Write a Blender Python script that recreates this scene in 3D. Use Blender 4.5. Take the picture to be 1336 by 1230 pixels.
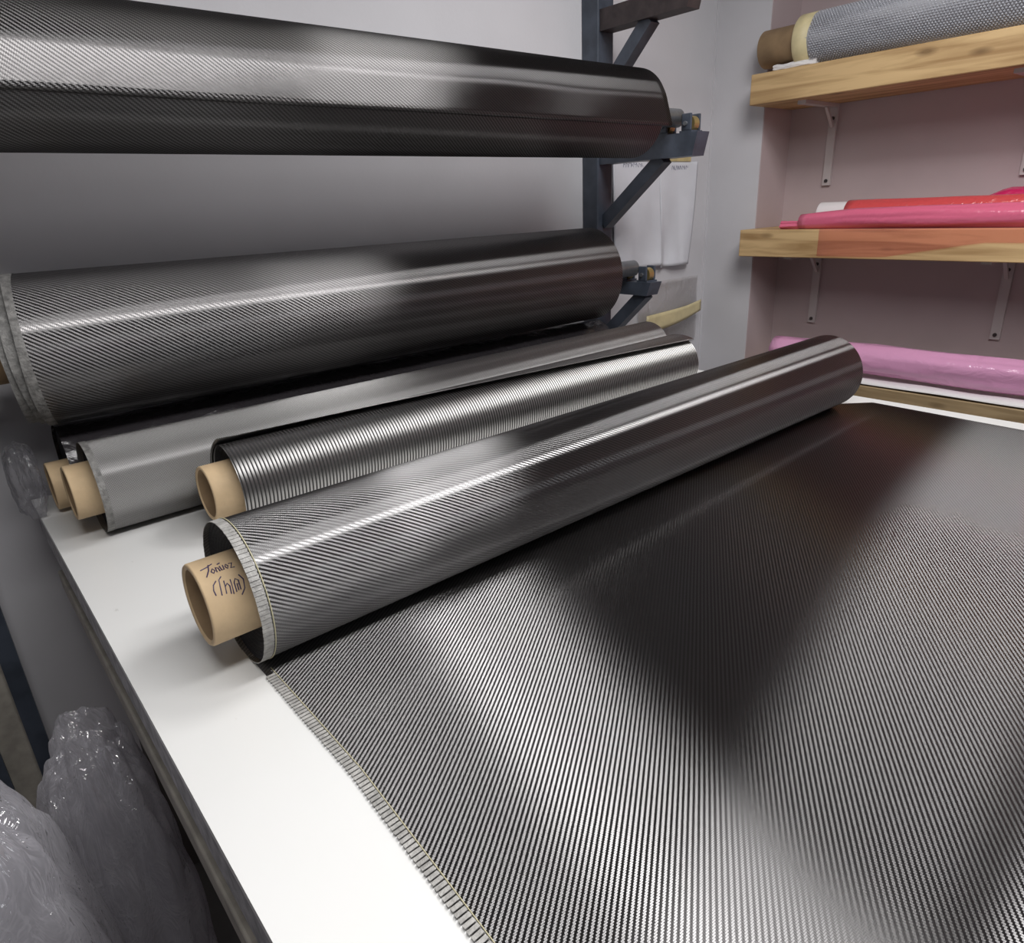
import bpy, bmesh, math, random
from mathutils import Vector, Matrix, noise

# ------------------------------------------------------------------ scene, camera, light
for o in list(bpy.data.objects):
    bpy.data.objects.remove(o, do_unlink=True)
scene = bpy.context.scene
COL = scene.collection
PI = math.pi
S = 0.45            # metres per layout unit (layout: camera 1 unit above the table top)
T = 0.85            # table top height in metres

def P(x, y, z):
    return Vector((x * S, y * S, T + z * S))

cam_d = bpy.data.cameras.new('camera')
cam = bpy.data.objects.new('camera', cam_d)
COL.objects.link(cam)
R = [[0.7556, -0.6535, -0.0441], [-0.2676, -0.2465, -0.9315], [0.5979, 0.7156, -0.3612]]
m = Matrix((
    (R[0][0], -R[1][0], -R[2][0]),
    (R[0][1], -R[1][1], -R[2][1]),
    (R[0][2], -R[1][2], -R[2][2])))
cam.matrix_world = Matrix.Translation(P(0, 0, 1)) @ m.to_4x4()
cam_d.sensor_fit = 'HORIZONTAL'
cam_d.sensor_width = 36.0
cam_d.lens = 893.43 / 1336 * 36.0
cam_d.clip_start = 0.02
scene.camera = cam

scene.view_settings.view_transform = 'Standard'
scene.view_settings.look = 'None'
scene.view_settings.gamma = 1.0
scene.view_settings.use_curve_mapping = False
scene.view_settings.exposure = 0.0

w = bpy.data.worlds.new('world')
scene.world = w
w.use_nodes = True
w.node_tree.nodes['Background'].inputs[0].default_value = (0.75, 0.85, 1.0, 1)
w.node_tree.nodes['Background'].inputs[1].default_value = 0.3

CEIL = 3.32
LIGHTS = [  # ceiling fixtures: centre x, y, length x, length y, watts
    (0.95, -0.10, 3.3, 0.55, 26.0),
    (2.75, 1.10, 1.0, 1.20, 11.5),
]
for (lx, ly, sx, sy, watts) in LIGHTS:
    ld = bpy.data.lights.new('ceiling_lamp', 'AREA')
    ld.shape = 'RECTANGLE'
    ld.size = sx * S
    ld.size_y = sy * S
    ld.energy = watts
    ld.color = (1.0, 0.985, 0.98)
    lo = bpy.data.objects.new('ceiling_lamp', ld)
    COL.objects.link(lo)
    lo.location = P(lx, ly, CEIL - 0.2)

# ------------------------------------------------------------------ helpers
def tag(o, label=None, cat=None, group=None, kind=None):
    if label: o['label'] = label
    if cat: o['category'] = cat
    if group: o['group'] = group
    if kind: o['kind'] = kind
    return o

def empty(name, loc):
    o = bpy.data.objects.new(name, None)
    o.empty_display_size = 0.05
    o.location = loc
    COL.objects.link(o)
    return o

def link(name, me, mat=None, parent=None, smooth=False):
    if mat: me.materials.append(mat)
    if smooth:
        for p in me.polygons: p.use_smooth = True
    o = bpy.data.objects.new(name, me)
    COL.objects.link(o)
    if parent is not None:
        o.parent = parent
        # geometry is written in world coordinates: undo the root Empty's offset
        # (a mesh parent already sits at the world origin)
        if parent.type == 'EMPTY':
            o.matrix_parent_inverse = Matrix.Translation(parent.location).inverted()
    return o

class MB:
    def __init__(self):
        self.bm = bmesh.new()
    def box(self, a, b):
        x0, y0, z0 = a; x1, y1, z1 = b
        v = [self.bm.verts.new(c) for c in
             ((x0,y0,z0),(x1,y0,z0),(x1,y1,z0),(x0,y1,z0),(x0,y0,z1),(x1,y0,z1),(x1,y1,z1),(x0,y1,z1))]
        for f in ((0,3,2,1),(4,5,6,7),(0,1,5,4),(1,2,6,5),(2,3,7,6),(3,0,4,7)):
            self.bm.faces.new([v[i] for i in f])
        return self
    def bar(self, p, q, wx, wn):
        """box beam from p to q; wx = width along X, wn = width across"""
        p = Vector(p); q = Vector(q)
        d = (q - p).normalized()
        x = Vector((1, 0, 0))
        if abs(d.x) > 0.9: x = Vector((0, 1, 0))
        n = d.cross(x).normalized(); x = n.cross(d).normalized()
        c = []
        for e in (p, q):
            for (a, b) in ((-1,-1),(1,-1),(1,1),(-1,1)):
                c.append(self.bm.verts.new(e + x*a*wx/2 + n*b*wn/2))
        for f in ((3,2,1,0),(4,5,6,7),(0,1,5,4),(1,2,6,5),(2,3,7,6),(3,0,4,7)):
            self.bm.faces.new([c[i] for i in f])
        return self
    def tube(self, pts, r, n=8, caps=True):
        pts = [Vector(p) for p in pts]
        rings = []
        for i, p in enumerate(pts):
            d = (pts[min(i+1, len(pts)-1)] - pts[max(i-1, 0)]).normalized()
            up = Vector((0, 0, 1)) if abs(d.z) < 0.9 else Vector((1, 0, 0))
            a = d.cross(up).normalized(); b = a.cross(d).normalized()
            rings.append([self.bm.verts.new(p + a*math.cos(2*PI*k/n)*r + b*math.sin(2*PI*k/n)*r) for k in range(n)])
        for i in range(len(rings)-1):
            for k in range(n):
                self.bm.faces.new([rings[i][k], rings[i][(k+1)%n], rings[i+1][(k+1)%n], rings[i+1][k]])
        if caps:
            self.bm.faces.new(rings[0][::-1]); self.bm.faces.new(rings[-1])
        return self
    def bevel(self, amt, seg=2):
        bmesh.ops.recalc_face_normals(self.bm, faces=self.bm.faces)
        bmesh.ops.bevel(self.bm, geom=list(self.bm.edges), offset=amt, segments=seg, affect='EDGES', profile=0.5, clamp_overlap=True)
        return self
    def build(self, name, mat, parent=None, smooth=False):
        bmesh.ops.recalc_face_normals(self.bm, faces=self.bm.faces)
        me = bpy.data.meshes.new(name)
        self.bm.to_mesh(me); self.bm.free()
        return link(name, me, mat, parent, smooth)

def grid_mesh(name, pts, uvs, closed_v=False):
    """pts[i][j] grid -> mesh with uv map; uvs[i][j]"""
    ni, nj = len(pts), len(pts[0])
    verts = [tuple(p) for row in pts for p in row]
    faces = []; fuv = []
    for i in range(ni-1):
        for j in range(nj-1):
            a, b, c, d = i*nj+j, (i+1)*nj+j, (i+1)*nj+j+1, i*nj+j+1
            faces.append((a, b, c, d))
            fuv += [uvs[i][j], uvs[i+1][j], uvs[i+1][j+1], uvs[i][j+1]]
    me = bpy.data.meshes.new(name)
    me.from_pydata(verts, [], faces)
    uvl = me.uv_layers.new(name='UVMap')
    for k, uv in enumerate(fuv): uvl.data[k].uv = uv
    me.update()
    return me

# ------------------------------------------------------------------ materials
def new_mat(name):
    mt = bpy.data.materials.new(name); mt.use_nodes = True
    nt = mt.node_tree
    for n in list(nt.nodes): nt.nodes.remove(n)
    out = nt.nodes.new('ShaderNodeOutputMaterial')
    return mt, nt, out

def N(nt, t, **kw):
    n = nt.nodes.new('ShaderNode' + t)
    for k, v in kw.items():
        setattr(n, k, v)
    return n

def M2(nt, op, a, b=None, clamp=False):
    n = nt.nodes.new('ShaderNodeMath'); n.operation = op; n.use_clamp = clamp
    for i, v in enumerate((a, b)):
        if v is None: continue
        if isinstance(v, (int, float)): n.inputs[i].default_value = v
        else: nt.links.new(v, n.inputs[i])
    return n.outputs[0]

def plain(name, col, rough=0.5, metal=0.0, spec=0.5, noise_amt=0.0, noise_scale=20.0, bump=0.0, bump_scale=200.0, col2=None, stretch=None):
    mt, nt, out = new_mat(name)
    b = N(nt, 'BsdfPrincipled')
    b.inputs['Roughness'].default_value = rough
    b.inputs['Metallic'].default_value = metal
    b.inputs['Specular IOR Level'].default_value = spec
    b.inputs['Base Color'].default_value = (*col, 1)
    nt.links.new(b.outputs[0], out.inputs[0])
    tc = N(nt, 'TexCoord')
    vec = tc.outputs['Object']
    if stretch:
        mp = N(nt, 'Mapping'); mp.inputs['Scale'].default_value = stretch
        nt.links.new(vec, mp.inputs[0]); vec = mp.outputs[0]
    if noise_amt > 0 or col2:
        nz = N(nt, 'TexNoise'); nz.inputs['Scale'].default_value = noise_scale; nz.inputs['Detail'].default_value = 6
        nt.links.new(vec, nz.inputs['Vector'])
        mx = N(nt, 'MixRGB') if False else nt.nodes.new('ShaderNodeMix')
        mx.data_type = 'RGBA'
        c2 = col2 if col2 else tuple(c*(1-noise_amt) for c in col)
        mx.inputs['A'].default_value = (*col, 1) if False else (col[0], col[1], col[2], 1)
        mx.inputs[6].default_value = (*col, 1); mx.inputs[7].default_value = (*c2, 1)
        rp = N(nt, 'MapRange'); rp.inputs[1].default_value = 0.35; rp.inputs[2].default_value = 0.65
        nt.links.new(nz.outputs[0], rp.inputs[0])
        nt.links.new(rp.outputs[0], mx.inputs[0])
        nt.links.new(mx.outputs[2], b.inputs['Base Color'])
    if bump > 0:
        nz2 = N(nt, 'TexNoise'); nz2.inputs['Scale'].default_value = bump_scale; nz2.inputs['Detail'].default_value = 4
        nt.links.new(vec, nz2.inputs['Vector'])
        bp = N(nt, 'Bump'); bp.inputs['Strength'].default_value = bump; bp.inputs['Distance'].default_value = 0.002
        nt.links.new(nz2.outputs[0], bp.inputs['Height'])
        nt.links.new(bp.outputs[0], b.inputs['Normal'])
    return mt

def carbon(name, px, py, mode='twill', warp=(0.18, 0.176, 0.176), weft=(0.30, 0.295, 0.295), rough=0.385, aniso=0.79,
           diff=0.012, coat=0.0, coat_rough=0.1, bump_big=0.0, edge_shade=0.75):
    """Woven carbon cloth. UV in metres: u along the roll, v along the cloth.
    Each yarn reflects like a bundle of fibres: sharp along the fibre, broad across it."""
    mt, nt, out = new_mat(name)
    L = nt.links.new
    uv = N(nt, 'UVMap'); uv.uv_map = 'UVMap'
    sp = N(nt, 'SeparateXYZ'); L(uv.outputs[0], sp.inputs[0])
    # slight weave wander so that the lines are not ruler straight
    nz = N(nt, 'TexNoise'); nz.inputs['Scale'].default_value = 6.0; nz.inputs['Detail'].default_value = 2
    L(uv.outputs[0], nz.inputs['Vector'])
    wob = M2(nt, 'MULTIPLY', M2(nt, 'SUBTRACT', nz.outputs[0], 0.5), 0.003)
    U = M2(nt, 'DIVIDE', M2(nt, 'ADD', sp.outputs[0], wob), px)
    V = M2(nt, 'DIVIDE', M2(nt, 'ADD', sp.outputs[1], wob), py)
    fu = M2(nt, 'FRACT', U); fv = M2(nt, 'FRACT', V)
    iu = M2(nt, 'FLOOR', U); iv = M2(nt, 'FLOOR', V)
    if mode == 'twill':
        mm = M2(nt, 'FLOORED_MODULO', M2(nt, 'SUBTRACT', iu, iv), 4.0)
        mask = M2(nt, 'LESS_THAN', mm, 1.5)
    elif mode == 'plain':
        mm = M2(nt, 'FLOORED_MODULO', M2(nt, 'SUBTRACT', iu, iv), 2.0)
        mask = M2(nt, 'LESS_THAN', mm, 0.5)
    else:  # ud: tows round the roll with thin binder gaps
        mask = M2(nt, 'LESS_THAN', fu, 0.68)
    def prof(f):   # 1 in the middle of the tow, darker edges paint in the gap shading
        d = M2(nt, 'ABSOLUTE', M2(nt, 'SUBTRACT', M2(nt, 'MULTIPLY', f, 2.0), 1.0))
        return M2(nt, 'SUBTRACT', 1.0, M2(nt, 'MULTIPLY', M2(nt, 'POWER', d, 4.0), edge_shade))
    pu = prof(fu); pv = prof(fv)
    tg = N(nt, 'Tangent'); tg.direction_type = 'UV_MAP'; tg.uv_map = 'UVMap'
    geo = N(nt, 'NewGeometry')
    nrm = geo.outputs['Normal']
    cr = N(nt, 'VectorMath'); cr.operation = 'CROSS_PRODUCT'
    L(geo.outputs['Normal'], cr.inputs[0]); L(tg.outputs[0], cr.inputs[1])
    bnode = None
    if bump_big > 0:
        nb = N(nt, 'TexNoise'); nb.inputs['Scale'].default_value = 9.0; nb.inputs['Detail'].default_value = 3
        L(uv.outputs[0], nb.inputs['Vector'])
        bnode = N(nt, 'Bump'); bnode.inputs['Strength'].default_value = bump_big; bnode.inputs['Distance'].default_value = 0.01
        L(nb.outputs[0], bnode.inputs['Height'])
    def yarn(col, tangent, profile):
        g = N(nt, 'BsdfAnisotropic'); g.distribution = 'BECKMANN'
        g.inputs['Roughness'].default_value = rough
        g.inputs['Anisotropy'].default_value = aniso
        mc = nt.nodes.new('ShaderNodeMix'); mc.data_type = 'RGBA'
        mc.inputs[6].default_value = (0, 0, 0, 1); mc.inputs[7].default_value = (*col, 1)
        L(profile, mc.inputs[0]); L(mc.outputs[2], g.inputs['Color'])
        L(tangent, g.inputs['Tangent'])
        if bnode: L(bnode.outputs[0], g.inputs['Normal'])
        return g.outputs[0]
    gw = yarn(warp, cr.outputs[0], pu)       # warp: fibres along v, broad across (u)
    gf = yarn(weft, tg.outputs[0], pv)       # weft: fibres along u
    mx = N(nt, 'MixShader'); L(mask, mx.inputs[0]); L(gf, mx.inputs[1]); L(gw, mx.inputs[2])
    df = N(nt, 'BsdfDiffuse'); df.inputs[0].default_value = (diff, diff*0.93, diff*0.93, 1)
    ad = N(nt, 'AddShader'); L(mx.outputs[0], ad.inputs[0]); L(df.outputs[0], ad.inputs[1])
    res = ad.outputs[0]
    if coat > 0:
        gl = N(nt, 'BsdfAnisotropic'); gl.inputs['Roughness'].default_value = coat_rough
        gl.inputs['Color'].default_value = (1, 1, 1, 1)
        if bnode: L(bnode.outputs[0], gl.inputs['Normal'])
        fr = N(nt, 'Fresnel'); fr.inputs[0].default_value = 1.5
        m3 = N(nt, 'MixShader')
        L(M2(nt, 'MULTIPLY', fr.outputs[0], coat, True), m3.inputs[0])
        L(res, m3.inputs[1]); L(gl.outputs[0], m3.inputs[2])
        res = m3.outputs[0]
    L(res, out.inputs[0])
    return mt

def film(name, col, opacity, rough=0.12, bump=0.6, scale=60.0, spec=0.8, trans=None, dist=0.01, facing=0.5):
    """thin plastic film: partly see-through, glossy and wrinkled"""
    mt, nt, out = new_mat(name)
    L = nt.links.new
    b = N(nt, 'BsdfPrincipled')
    b.inputs['Base Color'].default_value = (*col, 1)
    b.inputs['Roughness'].default_value = rough
    b.inputs['Specular IOR Level'].default_value = spec
    tc = N(nt, 'TexCoord')
    nz = N(nt, 'TexNoise'); nz.inputs['Scale'].default_value = scale; nz.inputs['Detail'].default_value = 5
    nz.inputs['Distortion'].default_value = 1.2
    L(tc.outputs['Object'], nz.inputs['Vector'])
    bp = N(nt, 'Bump'); bp.inputs['Strength'].default_value = bump; bp.inputs['Distance'].default_value = dist
    L(nz.outputs[0], bp.inputs['Height']); L(bp.outputs[0], b.inputs['Normal'])
    if opacity < 1:
        tr = N(nt, 'BsdfTransparent'); tr.inputs[0].default_value = (*(trans or [0.5+0.5*c for c in col]), 1)
        lw = N(nt, 'LayerWeight'); lw.inputs[0].default_value = 0.35
        L(bp.outputs[0], lw.inputs['Normal'])
        fac = M2(nt, 'ADD', M2(nt, 'MULTIPLY', lw.outputs['Facing'], facing), opacity, True)
        mx = N(nt, 'MixShader'); L(fac, mx.inputs[0]); L(tr.outputs[0], mx.inputs[1]); L(b.outputs[0], mx.inputs[2])
        L(mx.outputs[0], out.inputs[0])
    else:
        L(b.outputs[0], out.inputs[0])
    return mt

def cling(name, haze, haze_fac, gloss_fac, rough, scale, dist, stretch=(1, 1, 0.35), facing=0.35):
    """clear stretch film: see-through, a little milky, with sharp wrinkle glints"""
    mt, nt, out = new_mat(name)
    L = nt.links.new
    tc = N(nt, 'TexCoord'); mp = N(nt, 'Mapping'); mp.inputs['Scale'].default_value = stretch
    L(tc.outputs['Object'], mp.inputs[0])
    nz = N(nt, 'TexNoise'); nz.inputs['Scale'].default_value = scale; nz.inputs['Detail'].default_value = 3
    nz.inputs['Distortion'].default_value = 1.5
    L(mp.outputs[0], nz.inputs['Vector'])
    rg = M2(nt, 'ABSOLUTE', M2(nt, 'SUBTRACT', nz.outputs[0], 0.5))
    bp = N(nt, 'Bump'); bp.inputs['Strength'].default_value = 1.0; bp.inputs['Distance'].default_value = dist
    L(rg, bp.inputs['Height'])
    tr = N(nt, 'BsdfTransparent'); tr.inputs[0].default_value = (0.95, 0.95, 0.96, 1)
    df = N(nt, 'BsdfDiffuse'); df.inputs[0].default_value = (*haze, 1)
    tl = N(nt, 'BsdfTranslucent'); tl.inputs[0].default_value = (*haze, 1)
    ms = N(nt, 'MixShader'); ms.inputs[0].default_value = 0.4; L(df.outputs[0], ms.inputs[1]); L(tl.outputs[0], ms.inputs[2])
    lw = N(nt, 'LayerWeight'); lw.inputs[0].default_value = 0.3; L(bp.outputs[0], lw.inputs['Normal'])
    f1 = M2(nt, 'ADD', M2(nt, 'MULTIPLY', lw.outputs['Facing'], facing), haze_fac, True)
    m1 = N(nt, 'MixShader'); L(f1, m1.inputs[0]); L(tr.outputs[0], m1.inputs[1]); L(ms.outputs[0], m1.inputs[2])
    gl = N(nt, 'BsdfAnisotropic'); gl.inputs['Roughness'].default_value = rough; gl.inputs['Color'].default_value = (1, 1, 1, 1)
    L(bp.outputs[0], gl.inputs['Normal'])
    f2 = M2(nt, 'ADD', M2(nt, 'MULTIPLY', lw.outputs['Fresnel'], 0.6), gloss_fac, True)
    m2 = N(nt, 'MixShader'); L(f2, m2.inputs[0]); L(m1.outputs[0], m2.inputs[1]); L(gl.outputs[0], m2.inputs[2])
    L(m2.outputs[0], out.inputs[0])
    return mt

def wood_mat(name, c1, c2, ax='Y', knots=True):
    mt, nt, out = new_mat(name)
    L = nt.links.new
    tc = N(nt, 'TexCoord'); mp = N(nt, 'Mapping')
    mp.inputs['Scale'].default_value = (26, 1.6, 26)
    L(tc.outputs['Object'], mp.inputs[0])
    nz = N(nt, 'TexNoise'); nz.inputs['Scale'].default_value = 1.6; nz.inputs['Detail'].default_value = 7
    nz.inputs['Distortion'].default_value = 0.8
    L(mp.outputs[0], nz.inputs['Vector'])
    cr = N(nt, 'ValToRGB')
    cr.color_ramp.elements[0].position = 0.35; cr.color_ramp.elements[0].color = (*c2, 1)
    cr.color_ramp.elements[1].position = 0.62; cr.color_ramp.elements[1].color = (*c1, 1)
    L(nz.outputs[0], cr.inputs[0])
    col = cr.outputs[0]
    if knots:
        mp2 = N(nt, 'Mapping'); mp2.inputs['Scale'].default_value = (9, 5, 14)
        L(tc.outputs['Object'], mp2.inputs[0])
        vo = N(nt, 'TexVoronoi'); vo.inputs['Scale'].default_value = 1.0
        L(mp2.outputs[0], vo.inputs['Vector'])
        rp = N(nt, 'MapRange'); rp.inputs[1].default_value = 0.05; rp.inputs[2].default_value = 0.16
        rp.inputs[3].default_value = 1.0; rp.inputs[4].default_value = 0.0
        L(vo.outputs['Distance'], rp.inputs[0])
        mx = nt.nodes.new('ShaderNodeMix'); mx.data_type = 'RGBA'
        L(M2(nt, 'MULTIPLY', rp.outputs[0], 0.75), mx.inputs[0]); L(col, mx.inputs[6])
        mx.inputs[7].default_value = (c2[0]*0.4, c2[1]*0.35, c2[2]*0.3, 1)
        col = mx.outputs[2]
    b = N(nt, 'BsdfPrincipled'); b.inputs['Roughness'].default_value = 0.6
    L(col, b.inputs['Base Color'])
    bp = N(nt, 'Bump'); bp.inputs['Strength'].default_value = 0.15; bp.inputs['Distance'].default_value = 0.002
    L(nz.outputs[0], bp.inputs['Height']); L(bp.outputs[0], b.inputs['Normal'])
    L(b.outputs[0], out.inputs[0])
    return mt

def laminate(name):
    """white table laminate with scattered scuffs and fine scratches"""
    mt, nt, out = new_mat(name)
    L = nt.links.new
    b = N(nt, 'BsdfPrincipled'); b.inputs['Roughness'].default_value = 0.34
    tc = N(nt, 'TexCoord')
    vo = N(nt, 'TexNoise'); vo.inputs['Scale'].default_value = 22; vo.inputs['Detail'].default_value = 8; vo.inputs['Roughness'].default_value = 0.7
    mp = N(nt, 'Mapping'); mp.inputs['Rotation'].default_value = (0, 0, 0.6); mp.inputs['Scale'].default_value = (2.6, 0.7, 1)
    L(tc.outputs['Object'], mp.inputs[0]); L(mp.outputs[0], vo.inputs['Vector'])
    rp = N(nt, 'MapRange'); rp.inputs[1].default_value = 0.69; rp.inputs[2].default_value = 0.78
    L(vo.outputs[0], rp.inputs[0])
    wv = N(nt, 'TexNoise'); wv.inputs['Scale'].default_value = 3.0; wv.inputs['Detail'].default_value = 4
    L(tc.outputs['Object'], wv.inputs['Vector'])
    m0 = nt.nodes.new('ShaderNodeMix'); m0.data_type = 'RGBA'
    m0.inputs[6].default_value = (0.80, 0.80, 0.79, 1); m0.inputs[7].default_value = (0.72, 0.72, 0.70, 1)
    L(wv.outputs[0], m0.inputs[0])
    mx = nt.nodes.new('ShaderNodeMix'); mx.data_type = 'RGBA'
    L(M2(nt, 'MULTIPLY', rp.outputs[0], 0.75), mx.inputs[0]); L(m0.outputs[2], mx.inputs[6])
    mx.inputs[7].default_value = (0.25, 0.23, 0.2, 1)
    L(mx.outputs[2], b.inputs['Base Color']); L(b.outputs[0], out.inputs[0])
    return mt

MAT = dict(
    wall=plain('wall_paint', (0.62, 0.61, 0.635), 0.75, bump=0.12, bump_scale=120, noise_amt=0.05, noise_scale=5),
    niche_bounce=plain('niche_pink_bounce', (0.50, 0.41, 0.42), 0.75, bump=0.12, bump_scale=120, noise_amt=0.06, noise_scale=6),  # pink bounce from the film rolls put into the white wall colour
    ceiling=plain('ceiling_paint', (0.20, 0.20, 0.20), 0.85),
    wall_dim=plain('rear_wall_paint', (0.30, 0.30, 0.31), 0.8),
    wall_left=plain('left_wall_paint', (0.62, 0.61, 0.63), 0.8),
    floor=plain('floor_concrete', (0.16, 0.15, 0.14), 0.6, noise_amt=0.4, noise_scale=6),
    laminate=laminate('white_laminate'),
    table_edge=plain('worn_grey_edge', (0.50, 0.49, 0.51), 0.55, noise_amt=0.5, noise_scale=60, bump=0.5, bump_scale=150),
    table_strip=plain('white_edge_strip', (0.86, 0.86, 0.84), 0.4),
    rail=plain('beige_rail', (0.42, 0.39, 0.34), 0.5, noise_amt=0.3, noise_scale=30),
    dark_under=plain('dark_underside', (0.06, 0.05, 0.045), 0.8),
    steel=plain('blue_grey_painted_steel', (0.065, 0.078, 0.105), 0.42, noise_amt=0.35, noise_scale=25, bump=0.15, bump_scale=80),
    steel_lt=plain('bare_steel', (0.30, 0.31, 0.33), 0.35, metal=0.7, noise_amt=0.3, noise_scale=40),
    brass=plain('brass_wheel', (0.55, 0.42, 0.18), 0.35, metal=0.8),
    rust=plain('rusty_brown_paint', (0.050, 0.036, 0.036), 0.6, noise_amt=0.4, noise_scale=40),
    card=plain('cardboard', (0.72, 0.53, 0.32), 0.7, noise_amt=0.22, noise_scale=18, bump=0.2, bump_scale=120),
    card_dk=plain('brown_cardboard', (0.36, 0.24, 0.13), 0.75, noise_amt=0.25, noise_scale=18, bump=0.2, bump_scale=120),
    card_in=plain('cardboard_inside', (0.34, 0.23, 0.13), 0.85, noise_amt=0.2, noise_scale=30),
    ink=plain('purple_pen_ink', (0.06, 0.04, 0.10), 0.5),
    pencil=plain('grey_ink', (0.16, 0.16, 0.24), 0.6),
    paper=plain('white_paper', (0.72, 0.73, 0.78), 0.7, noise_amt=0.05, noise_scale=15),
    tape=plain('masking_tape', (0.62, 0.50, 0.25), 0.6, noise_amt=0.2, noise_scale=40),
    tape_y=plain('cream_tape', (0.70, 0.60, 0.35), 0.5, noise_amt=0.12, noise_scale=40),
    wood=wood_mat('pine', (0.64, 0.44, 0.22), (0.36, 0.215, 0.09)),
    wood_dk=wood_mat('weathered_pine', (0.40, 0.29, 0.16), (0.24, 0.16, 0.08)),
    bracket=plain('white_bracket_metal', (0.55, 0.50, 0.50), 0.45),
    screw=plain('screw_metal', (0.08, 0.07, 0.07), 0.5, metal=0.6),
    black_end=plain('fabric_roll_end', (0.012, 0.011, 0.014), 0.7, bump=0.4, bump_scale=300),
    selv=plain('glass_selvedge', (0.44, 0.43, 0.41), 0.5, noise_amt=0.35, noise_scale=120, bump=0.6, bump_scale=400),
    selv_worn=plain('worn_selvedge', (0.24, 0.235, 0.225), 0.6, noise_amt=0.5, noise_scale=90, bump=0.8, bump_scale=250),
    thread=plain('yellow_marker_thread', (0.50, 0.46, 0.30), 0.6),
    twill=carbon('twill_carbon_cloth', 0.00180, 0.00124, 'twill', diff=0.004),
    twill_fine=carbon('fine_grey_cloth', 0.0016, 0.0016, 'plain', warp=(0.18, 0.177, 0.175), weft=(0.32, 0.315, 0.31), rough=0.55, diff=0.035),
    twill_big=carbon('twill_carbon_cloth_coarse', 0.0021, 0.0016, 'twill', warp=(0.13, 0.125, 0.125), weft=(0.23, 0.225, 0.225), diff=0.003, rough=0.36, aniso=0.74),
    twill_gloss=carbon('twill_carbon_cloth_filmed', 0.0019, 0.0015, 'twill', warp=(0.085, 0.082, 0.082), weft=(0.18, 0.175, 0.175), diff=0.003, rough=0.36, aniso=0.74, bump_big=0.06),
    ud=carbon('ribbed_unidirectional_carbon', 0.0058, 0.002, 'ud', warp=(0.55, 0.54, 0.53), weft=(0.03, 0.03, 0.03), rough=0.62, aniso=0.62, diff=0.010, edge_shade=0.95),
    black_film=film('black_wrapping_film', (0.03, 0.027, 0.03), 1.0, rough=0.2, bump=0.5, scale=25),
    clear_film=cling('clear_stretch_film', (0.88, 0.86, 0.92), 0.30, 0.12, 0.11, 34.0, 0.020),
    haze_film=cling('thin_clear_film', (0.60, 0.58, 0.64), 0.03, 0.02, 0.16, 40.0, 0.008, facing=0.22),
    pouch=cling('clear_pouch', (0.66, 0.58, 0.50), 0.14, 0.05, 0.10, 16.0, 0.014, facing=0.10),
    pink=film('pink_film', (0.74, 0.15, 0.26), 0.88, rough=0.22, bump=0.25, scale=30),
    pink_sheet=film('pink_film_sheet', (0.80, 0.30, 0.34), 0.05, rough=0.15, bump=0.2, scale=25, trans=(0.99, 0.88, 0.87), facing=0.12),
    red=film('red_film', (0.66, 0.085, 0.09), 1.0, rough=0.18, bump=0.35, scale=45),
    crimson=film('crimson_film', (0.60, 0.02, 0.12), 1.0, rough=0.25, bump=0.2, scale=40),
    mauve=film('mauve_film', (0.74, 0.36, 0.57), 1.0, rough=0.16, bump=0.55, scale=14),
    white_film=plain('white_liner', (0.78, 0.76, 0.76), 0.45, bump=0.25, bump_scale=40),
    label=plain('white_label', (0.80, 0.76, 0.76), 0.5),
    bubble=film('bubble_wrap', (0.60, 0.61, 0.66), 0.50, rough=0.12, bump=0.2, scale=60),
    lamp_body=plain('lamp_housing', (0.7, 0.7, 0.7), 0.4),
    frame=plain('added_window_frame', (0.7, 0.7, 0.7), 0.4),
)
def emit(name, col, s):
    mt, nt, out = new_mat(name)
    e = N(nt, 'Emission'); e.inputs[0].default_value = (*col, 1); e.inputs[1].default_value = s
    nt.links.new(e.outputs[0], out.inputs[0]); return mt
MAT['window_fill'] = emit('added_window_glow', (0.93, 0.96, 1.0), 2.0)  # glow of the added window, for the upper roll's reflection and fill
MAT['diffuser'] = emit('lamp_diffuser', (0.96, 0.98, 1.0), 2.0)

# ------------------------------------------------------------------ setting
YW = 3.30                       # rack wall
XS, XC, XN, YN = 4.633, 4.836, 5.204, 2.878   # shelf fronts, pier face, niche back, niche side
XL, YF = -4.6, -5.4             # left wall, wall behind the camera
ZF = -T / S

def ubox(mb, a, b):
    return mb.box(P(*a), P(*b))

def struct(name, boxes, mat):
    mb = MB()
    for a, b in boxes: ubox(mb, a, b)
    o = mb.build(name, mat); tag(o, kind='structure'); return o

struct('floor', [((XL, YF, ZF - 0.1), (XN + 0.2, YW + 0.2, ZF))], MAT['floor'])
struct('ceiling', [((XL, YF, CEIL), (XN + 0.2, YW + 0.2, CEIL + 0.1))], MAT['ceiling'])
struct('wall_back', [((XL - 0.2, YW, ZF), (XN + 0.2, YW + 0.2, CEIL))], MAT['wall'])
struct('wall_left', [((XL - 0.2, YF, ZF), (XL, YW, CEIL))], MAT['wall_left'])
struct('wall_right', [((XN, YF, ZF), (XN + 0.2, YN, CEIL))], MAT['niche_bounce'])
struct('wall_right_pier', [((XC, YN, ZF), (XN + 0.2, YW, CEIL))], MAT['wall'])
# niche side lining (the pier's return), same painted-in pink bounce as the niche back
struct('trim_1', [((XC + 0.004, YN - 0.006, ZF), (XN, YN, CEIL))], MAT['niche_bounce'])
struct('trim_2', [((XC - 0.012, YW - 0.012, ZF), (XC, YW, CEIL))], MAT['wall'])   # caulk bead in the corner
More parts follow.
